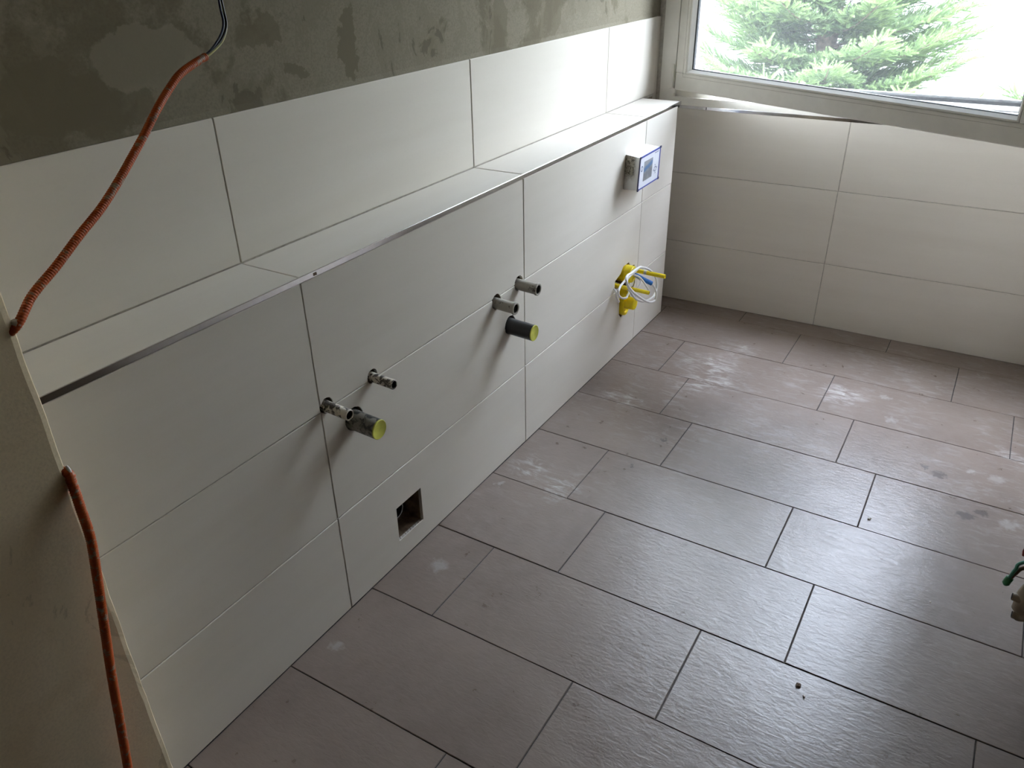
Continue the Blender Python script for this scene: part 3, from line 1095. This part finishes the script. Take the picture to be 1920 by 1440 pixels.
c = mixc(n, l, wear, (0.80, 0.80, 0.78), specks)
l.new(c, b.inputs["Base Color"])
b.inputs["Roughness"].default_value = 0.45
M_CARTON = m
body = mesh_obj("carton", bk + ft, [(0, 3, 2, 1), (4, 5, 6, 7), (0, 1, 5, 4), (1, 2, 6, 5), (2, 3, 7, 6), (3, 0, 4, 7)], M_CARTON)
reparent(body, t)
FT = [Vector(p) for p in ft]


def fpt(u, v, d=0.0):
    a = FT[0].lerp(FT[1], u)
    b_ = FT[3].lerp(FT[2], u)
    return a.lerp(b_, v) + Vector((0, -d, 0))


M_INK = plain("printed_ink", (0.16, 0.20, 0.30), 0.6, var=0.1)
M_TAPE = plain("blue_tape", (0.055, 0.075, 0.33), 0.45, var=0.25, scale=120)
M_TAPE_D = plain("dark_blue_corner_tape", (0.03, 0.035, 0.10), 0.5, var=0.2)
M_LABEL = plain("printed_card", (0.74, 0.76, 0.82), 0.45, var=0.02)
ms, n, l, b = new_mat("printed_display")
v, g = world_pos(n, l)
w1 = noise(n, l, v, 40, 3, 0.5, 1.5)
w2 = noise(n, l, v, 22, 2, 0.5, 0.5)
spn = N(n, "ShaderNodeSeparateXYZ")
l.new(g.outputs["Position"], spn.inputs[0])
bandz = math_(n, l, 'ABSOLUTE', math_(n, l, 'SUBTRACT', math_(n, l, 'ADD', spn.outputs[2], math_(n, l, 'MULTIPLY', spn.outputs[0], -0.20)), 0.2465))
band = remap(n, l, math_(n, l, 'ADD', bandz, math_(n, l, 'MULTIPLY', w1, 0.008)), 0.016, 0.008)
c = mixc(n, l, remap(n, l, w2, 0.4, 0.6), (0.20, 0.21, 0.23), (0.33, 0.34, 0.36))
c = mixc(n, l, math_(n, l, 'MULTIPLY', band, 0.8), c, (0.05, 0.17, 0.38))
l.new(c, b.inputs["Base Color"])
b.inputs["Roughness"].default_value = 0.3


def fquad(name, u0, u1, v0, v1, d, mat, thick=0.0006):
    q = [(u0, v0), (u1, v0), (u1, v1), (u0, v1)]
    vs_ = [fpt(u, v, d - thick) for u, v in q] + [fpt(u, v, d) for u, v in q]
    o = mesh_obj(name, vs_, [(3, 2, 1, 0), (4, 5, 6, 7), (0, 1, 5, 4), (1, 2, 6, 5), (2, 3, 7, 6), (3, 0, 4, 7)], mat)
    return reparent(o, t)


fquad("front_card", 0.0, 1.0, 0.0, 1.0, 0.0008, M_LABEL)
fquad("screen_print", 0.21, 0.63, 0.20, 0.815, 0.0014, ms)
fquad("small_print", 0.72, 0.91, 0.905, 0.925, 0.0013, M_INK)
# tape along the edges (front side and wrapped over)
for (u0, u1, v0, v1) in ((-0.01, 1.01, -0.02, 0.022), (0.968, 1.008, 0.0, 1.0), (-0.01, 1.0, 0.972, 1.015)):
    o = fquad("edge_tape", u0, u1, v0, v1, 0.0016, M_TAPE, 0.0042)
label(fquad("edge_tape", -0.010, 0.012, -0.02, 1.0, 0.0015, M_TAPE_D, 0.004), "darker tape strip")
for (u, v) in ((0.0, 0.0), (1.0, 1.01), (1.0, 0.0), (0.0, 1.0)):
    fquad("corner_tab", u - 0.025, u + 0.035, v - 0.035, v + 0.03, 0.0024, M_TAPE_D, 0.003)
# oval mark left of the screen
bm = bmesh.new()
ring = []
for i in range(24):
    a = 2 * math.pi * i / 24
    ring.append([bm.verts.new(fpt(0.105 + ru * math.cos(a), 0.63 + rv * math.sin(a), 0.0013)) for ru, rv in ((0.055, 0.092), (0.030, 0.058))])
for i in range(24):
    A, B = ring[i], ring[(i + 1) % 24]
    bm.faces.new((A[0], B[0], B[1], A[1]))
o = bm_obj("oval_mark", bm, M_INK)
reparent(o, t)
# sunburst of small strokes right of the screen
bm = bmesh.new()
for k in range(8):
    a = 2 * math.pi * k / 8 + 0.2
    for r0, r1, w in ((0.035, 0.060, 0.016), (0.075, 0.10, 0.016)):
        if k % 2 and r0 > 0.05:
            continue
        pts = []
        for rr_, s in ((r0, -w), (r1, -w), (r1, w), (r0, w)):
            pts.append(bm.verts.new(fpt(0.79 + (rr_ * math.cos(a) - s * math.sin(a)), 0.385 + 1.55 * (rr_ * math.sin(a) + s * math.cos(a)), 0.0013)))
        bm.faces.new(pts)
o = bm_obj("dotted_mark", bm, M_INK)
reparent(o, t)

# ================================================================== ORANGE CONDUITS
corr = lambda s, k: 0.0057 + 0.00035 * math.sin(s * 2 * math.pi / 0.0036)
COND = [(0.262, -0.150, 1.072), (0.2873, -0.170, 1.0907), (0.3218, -0.16, 1.116), (0.3663, -0.15, 1.1374), (0.4141, -0.14, 1.1635), (0.4584, -0.13, 1.1855),
        (0.4986, -0.12, 1.2103), (0.537, -0.11, 1.2369), (0.5662, -0.105, 1.2597), (0.5943, -0.1, 1.2834), (0.6256, -0.09, 1.3031),
        (0.6562, -0.085, 1.3226), (0.687, -0.08, 1.3331), (0.7189, -0.075, 1.3409)]
t = thing("electrical_conduit", (0.287, -0.17, 1.09), "orange plaster-stained conduit rising from the pier with loose wires at its upper end", "conduit")
tube("sleeve", COND, corr, M_CONDUIT, t, seg=12, step=0.0011)
bm = bmesh.new()
bmesh.ops.create_icosphere(bm, subdivisions=2, radius=1.0)
for v_ in bm.verts:
    q = v_.co.copy()
    v_.co = Vector((0.2895, -0.1690, 1.0915)) + Vector((q.x * 0.0075, q.y * 0.006, q.z * 0.008)) * (1 + 0.18 * math.sin(9 * q.x + 7 * q.z))
o = bm_obj("plaster_dab", bm, M_CHIP, None, True)
reparent(o, t)
WIRE = [(0.690, -0.079, 1.3335), (0.7111, -0.077, 1.3405), (0.7294, -0.075, 1.3465), (0.7541, -0.07, 1.358), (0.7711, -0.065, 1.3713), (0.7798, -0.06, 1.384),
        (0.7825, -0.055, 1.3987), (0.7853, -0.05, 1.4133), (0.7933, -0.04, 1.4312), (0.81, 0.0, 1.50), (0.83, 0.08, 1.60), (0.835, D + 0.02, 1.66)]
for k, (mat, nm, ph) in enumerate(((M_WIRE_BLUE, "dark blue wire", 0.0), (M_WIRE_BLACK, "black wire", 2.1), (M_WIRE_YEL, "yellow-green wire", 4.2))):
    pts = []
    for i, p in enumerate(WIRE):
        a = ph + i * 0.55
        q = 0.0017 if i < 3 else 0.0030
        pts.append((p[0] + q * math.cos(a), p[1] + 0.5 * q * math.sin(a), p[2] + q * math.sin(a)))
    o = tube("wire", pts, 0.0019, mat, t, seg=8, sub=6)
    label(o, nm)
LOW = [(0.262, -0.150, 0.895), (0.2855, -0.1690, 0.8740), (0.2846, -0.176, 0.8607), (0.2796, -0.186, 0.8227), (0.2757, -0.192, 0.7764), (0.265, -0.196, 0.718),
       (0.2497, -0.2, 0.6402), (0.234, -0.2, 0.5443), (0.2201, -0.198, 0.4376), (0.2099, -0.195, 0.3568), (0.2029, -0.19, 0.2934),
       (0.1988, -0.182, 0.2349), (0.198, -0.160, 0.19)]
t = thing("electrical_conduit", (0.287, -0.17, 0.874), "orange conduit bulging out of the pier's edge and running down its face", "conduit")
tube("sleeve", LOW, lambda s, k: 0.0066 + 0.00035 * math.sin(s * 2 * math.pi / 0.0036), M_CONDUIT, t, seg=12, step=0.0011)
bm = bmesh.new()
bmesh.ops.create_icosphere(bm, subdivisions=2, radius=1.0)
for v_ in bm.verts:
    q = v_.co.copy()
    v_.co = Vector((0.2880, -0.1705, 0.8725)) + Vector((q.x * 0.0035, q.y * 0.006, q.z * 0.013))
o = bm_obj("plaster_dab", bm, M_CABLE, None, True)
reparent(o, t)

# ================================================================== CABLE OUTLET on the right wall
t = thing("cable_outlet", (1.38, YR, 0.40), "beige conduit ends and loose coloured wires sticking out low at the right edge", "conduit")
for (e, w0) in (((1.38, -1.377, 0.316), (1.38, YR - 0.01, 0.47)), ((1.38, -1.388, 0.272), (1.38, YR - 0.01, 0.40))):
    e, w0 = Vector(e), Vector(w0)
    mid = Vector((1.38, -1.41, e.z + 0.004))
    tube("stub", [w0, w0.lerp(mid, 0.6) + Vector((0, 0, 0.012)), mid, e + Vector((0, -0.006, 0)), e], lambda s, k: 0.0125 - 0.0045 * max(0, (k - 0.72) / 0.28), M_BEIGE, t, seg=14)
    f = lambda a, b, d, e=e: Vector((e.x + a, e.y + d, e.z + b))
    o = bm_obj("bore_shade", lathe([(0.0066, -0.001), (0.0062, 0.0008), (0, 0.001)], 16, f), M_BORE_SHADE)  # dark disc on the closed stub, painted shade of an opening
    reparent(o, t)
tube("sleeve", [(1.39, YR - 0.01, 0.52), (1.39, -1.50, 0.455), (1.39, -1.43, 0.385), (1.388, -1.404, 0.330), (1.386, -1.401, 0.285)], lambda s, k: 0.024 - 0.006 * k, M_BEIGE, t, seg=16)
tube("wire", [(1.38, YR - 0.01, 0.50), (1.38, -1.45, 0.455), (1.38, -1.375, 0.405), (1.38, -1.366, 0.382), (1.38, -1.361, 0.356)], 0.0034, M_WIRE_TEAL, t, seg=8)
tube("wire", [(1.38, YR - 0.01, 0.48), (1.38, -1.45, 0.432), (1.384, -1.383, 0.392), (1.384, -1.369, 0.370), (1.381, -1.361, 0.350)], 0.0040, M_WIRE_BROWN, t, seg=8)
bm = bmesh.new()
sweep(bm, [Vector(p) for p in ((1.381, -1.3625, 0.358), (1.380, -1.3605, 0.351), (1.379, -1.3590, 0.343), (1.379, -1.3585, 0.339))], lambda s, k: 0.0072 if k < 0.8 else 0.004, 12)
o = bm_obj("wire_tip", bm, M_WIRE_GREEN, None, True)
reparent(o, t)
label(o, "green wire end")
tube("wire", [(1.38, YR - 0.01, 0.53), (1.38, -1.45, 0.49), (1.38, -1.378, 0.452), (1.38, -1.369, 0.436), (1.38, -1.370, 0.420)], 0.0034, plain("red_wire", (0.25, 0.03, 0.03), 0.4, var=0.1), t, seg=8)

# ================================================================== CRUMBS
def crumb(x, y, s, text, col):
    bm = bmesh.new()
    bmesh.ops.create_icosphere(bm, subdivisions=1, radius=s)
    for v_ in bm.verts:
        q = v_.co * random.uniform(0.75, 1.2)
        v_.co = Vector((q.x * 1.3, q.y, max(q.z * 0.5, -s * 0.3) + s * 0.3 + 0.0006))
    o = bm_obj("plaster_crumb", bm, col)
    o.location = (x, y, 0)
    return label(o, text, "crumb", "crumbs lying on the floor tiles")


M_CRUMB_D = plain("brown_crumb", (0.20, 0.15, 0.12), 0.9, var=0.15)
crumb(1.232, -1.041, 0.0062, "larger brownish plaster crumb on the near floor tile", M_CRUMB_D)
crumb(1.206, -1.059, 0.0034, "tiny dark crumb beside the larger brownish one", M_CRUMB_D)
crumb(1.929, -1.071, 0.0052, "white plaster crumb on the bright tile beside a short joint", M_CABLE)
crumb(1.660, -1.264, 0.0028, "tiny pale crumb on the shiny tile toward the right", M_CHIP)

# ================================================================== OUTSIDE
ground = boxes("ground", [(3.5, 90, -70, 70, -3.3, -3.2)], M_GROUND)
label(ground, "pale sunlit yard far below the window", kind="structure")

# ---- conifer: trunk, boughs, needle shoots
mt, n, l, b = new_mat("conifer_needles")
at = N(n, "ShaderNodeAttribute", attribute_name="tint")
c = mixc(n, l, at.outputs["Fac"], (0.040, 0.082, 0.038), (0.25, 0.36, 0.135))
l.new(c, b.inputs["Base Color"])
b.inputs["Roughness"].default_value = 0.45
b.inputs["Specular IOR Level"].default_value = 0.4
b.inputs["Subsurface Weight"].default_value = 0.0
trn = N(n, "ShaderNodeBsdfTranslucent")
l.new(c, trn.inputs[0])
mx = N(n, "ShaderNodeMixShader")
mx.inputs[0].default_value = 0.25
l.new(b.outputs[0], mx.inputs[1])
l.new(trn.outputs[0], mx.inputs[2])
l.new(mx.outputs[0], n["Material Output"].inputs[0])

NPS = 72
# one shoot: tapered needles around a short stem along +X
base_v = []
for i in range(NPS):
    tpos = 0.004 + 0.125 * (i / NPS)
    ang = i * 2.399963
    ca, sa = math.cos(ang), math.sin(ang)
    if sa < -0.2:
        sa = -0.35 * sa
    ln = 0.029 * (1 - 0.30 * (i / NPS))
    dirv = np.array([0.50 + 0.35 * (i / NPS), 0.80 * ca, 0.80 * sa])
    dirv /= np.linalg.norm(dirv)
    sidev = np.cross(dirv, [1, 0, 0.2])
    sidev /= np.linalg.norm(sidev)
    p = np.array([tpos, 0, 0])
    base_v += [p - sidev * 0.0026, p + sidev * 0.0026, p + dirv * ln]
base_v = np.array(base_v)



def make_fir(TX, TY, apex, rad, lo, hi, text):
    """trunk, boughs and needle shoots; rad(z) is the crown radius; full density between lo and hi"""
    V, TINT = [], []
    tree = thing("conifer", (TX, TY, -3.2), text, "tree", "firs outside the window")
    bm = bmesh.new()
    sweep(bm, [Vector((TX + 0.03 * math.sin(z), TY + 0.02 * math.cos(2 * z), z)) for z in np.linspace(-3.25, apex, 34)], lambda s, k: 0.13 * (1 - k) + 0.012, 12)
    o = bm_obj("trunk", bm, M_BARK, None, True)
    reparent(o, tree)
    twigs = bmesh.new()

    def shoot(pos, dirx, upv, scale, tint):
        X = dirx / np.linalg.norm(dirx)
        Y = np.cross(upv, X)
        Y /= np.linalg.norm(Y)
        Z = np.cross(X, Y)
        V.append(base_v * scale @ np.array([X, Y, Z]) + pos)
        TINT.append(tint)

    zb, golden = -2.2, TY * 3
    while zb < apex - 0.2:
        R_ = rad(zb)
        detailed = lo < zb < hi
        nb = 8 if detailed else 6
        for q in range(nb):
            golden += 2.399963 + rng.uniform(-0.15, 0.15)
            ang = golden
            L_ = R_ * rng.uniform(0.80, 1.10)
            z0 = zb + rng.uniform(-0.09, 0.09)
            hd = np.array([math.cos(ang), math.sin(ang), 0.0])
            sd = np.array([-hd[1], hd[0], 0.0])
            slope = rng.uniform(0.12, 0.30)

            def bp(s):
                return np.array([TX, TY, z0]) + hd * (L_ * s) + np.array([0, 0, L_ * (slope * s - 0.34 * s * (1 - s))])

            sweep(twigs, [Vector(bp(s)) for s in np.linspace(0, 1, 6)], lambda s, k, L_=L_: 0.003 + 0.010 * (1 - k) * L_, 5, False)
            fine = detailed and hd[0] < 0.6
            step = 0.046 if fine else 0.11
            big = 1.0 if fine else 1.9
            s = 0.12
            while s < 1.0:
                c0 = bp(s)
                tan = bp(min(1, s + 0.02)) - bp(s - 0.02)
                tan /= np.linalg.norm(tan)
                lat_len = (0.10 + 0.40 * (1 - s)) * (0.45 + 0.55 * min(1, 3 * s)) * L_ ** 0.5
                for sgn in (-1, 1):
                    ld = tan * 0.62 + sd * sgn * 0.80 + np.array([0, 0, rng.uniform(-0.10, 0.12)])
                    ld /= np.linalg.norm(ld)
                    m_ = max(1, int(lat_len / (0.080 if fine else 0.16)))
                    for j in range(m_):
                        pp = c0 + ld * (lat_len * (j + 0.2) / m_)
                        d2 = ld + rng.normal(0, 0.22, 3) + tan * 0.2
                        upv = np.array([0, 0, 1.0]) + rng.normal(0, 0.25, 3)
                        tip = (j + 1) / m_
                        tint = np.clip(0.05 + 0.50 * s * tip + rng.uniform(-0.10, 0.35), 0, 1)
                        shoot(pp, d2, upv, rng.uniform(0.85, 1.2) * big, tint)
                        if fine:
                            for _ in range(2 if rng.random() < 0.6 else 1):
                                d3 = ld * 0.7 + sd * rng.uniform(-0.8, 0.8) + tan * rng.uniform(-0.1, 0.5) + np.array([0, 0, rng.uniform(0.1, 0.9)])
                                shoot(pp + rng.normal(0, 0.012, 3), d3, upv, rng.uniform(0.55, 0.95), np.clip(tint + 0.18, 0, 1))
                s += step * (0.9 + 0.25 * rng.random()) / max(0.5, L_) ** 0.5
            shoot(bp(1.0), hd + np.array([0, 0, slope]), np.array([0, 0, 1.0]), 1.15 * big, 0.75)
        zb += 0.150 if detailed else 0.24
    V = np.concatenate(V)
    nv = len(V)
    me = bpy.data.meshes.new("needles")
    me.vertices.add(nv)
    me.vertices.foreach_set("co", V.astype(np.float32).ravel())
    me.loops.add(nv)
    me.loops.foreach_set("vertex_index", np.arange(nv, dtype=np.int32))
    me.polygons.add(nv // 3)
    me.polygons.foreach_set("loop_start", np.arange(0, nv, 3, dtype=np.int32))
    at_ = me.attributes.new("tint", 'FLOAT', 'POINT')
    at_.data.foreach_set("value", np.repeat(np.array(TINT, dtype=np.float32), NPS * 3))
    me.materials.append(mt)
    me.update()
    needles = link(bpy.data.objects.new("needles", me))
    needles["kind"] = "stuff"
    reparent(needles, tree)
    o = bm_obj("boughs", twigs, M_BARK)
    o["kind"] = "stuff"
    reparent(o, tree)
    print("needle triangles", nv // 3)


make_fir(8.0, 0.46, 6.4, lambda z: 0.10 + 1.62 * ((6.4 - z) / 8.6) ** 1.2, -1.3, 1.35, "light green fir tree filling the middle of the window")
make_fir(8.3, -3.05, 7.2, lambda z: 0.15 + 2.05 * ((7.2 - z) / 9.4) ** 0.75, -0.4, 0.5, "added second fir that keeps low sky light off the left wall, its bough tip at the window's lower right corner")  # mostly unseen tree, added to hold low sky light off the left wall
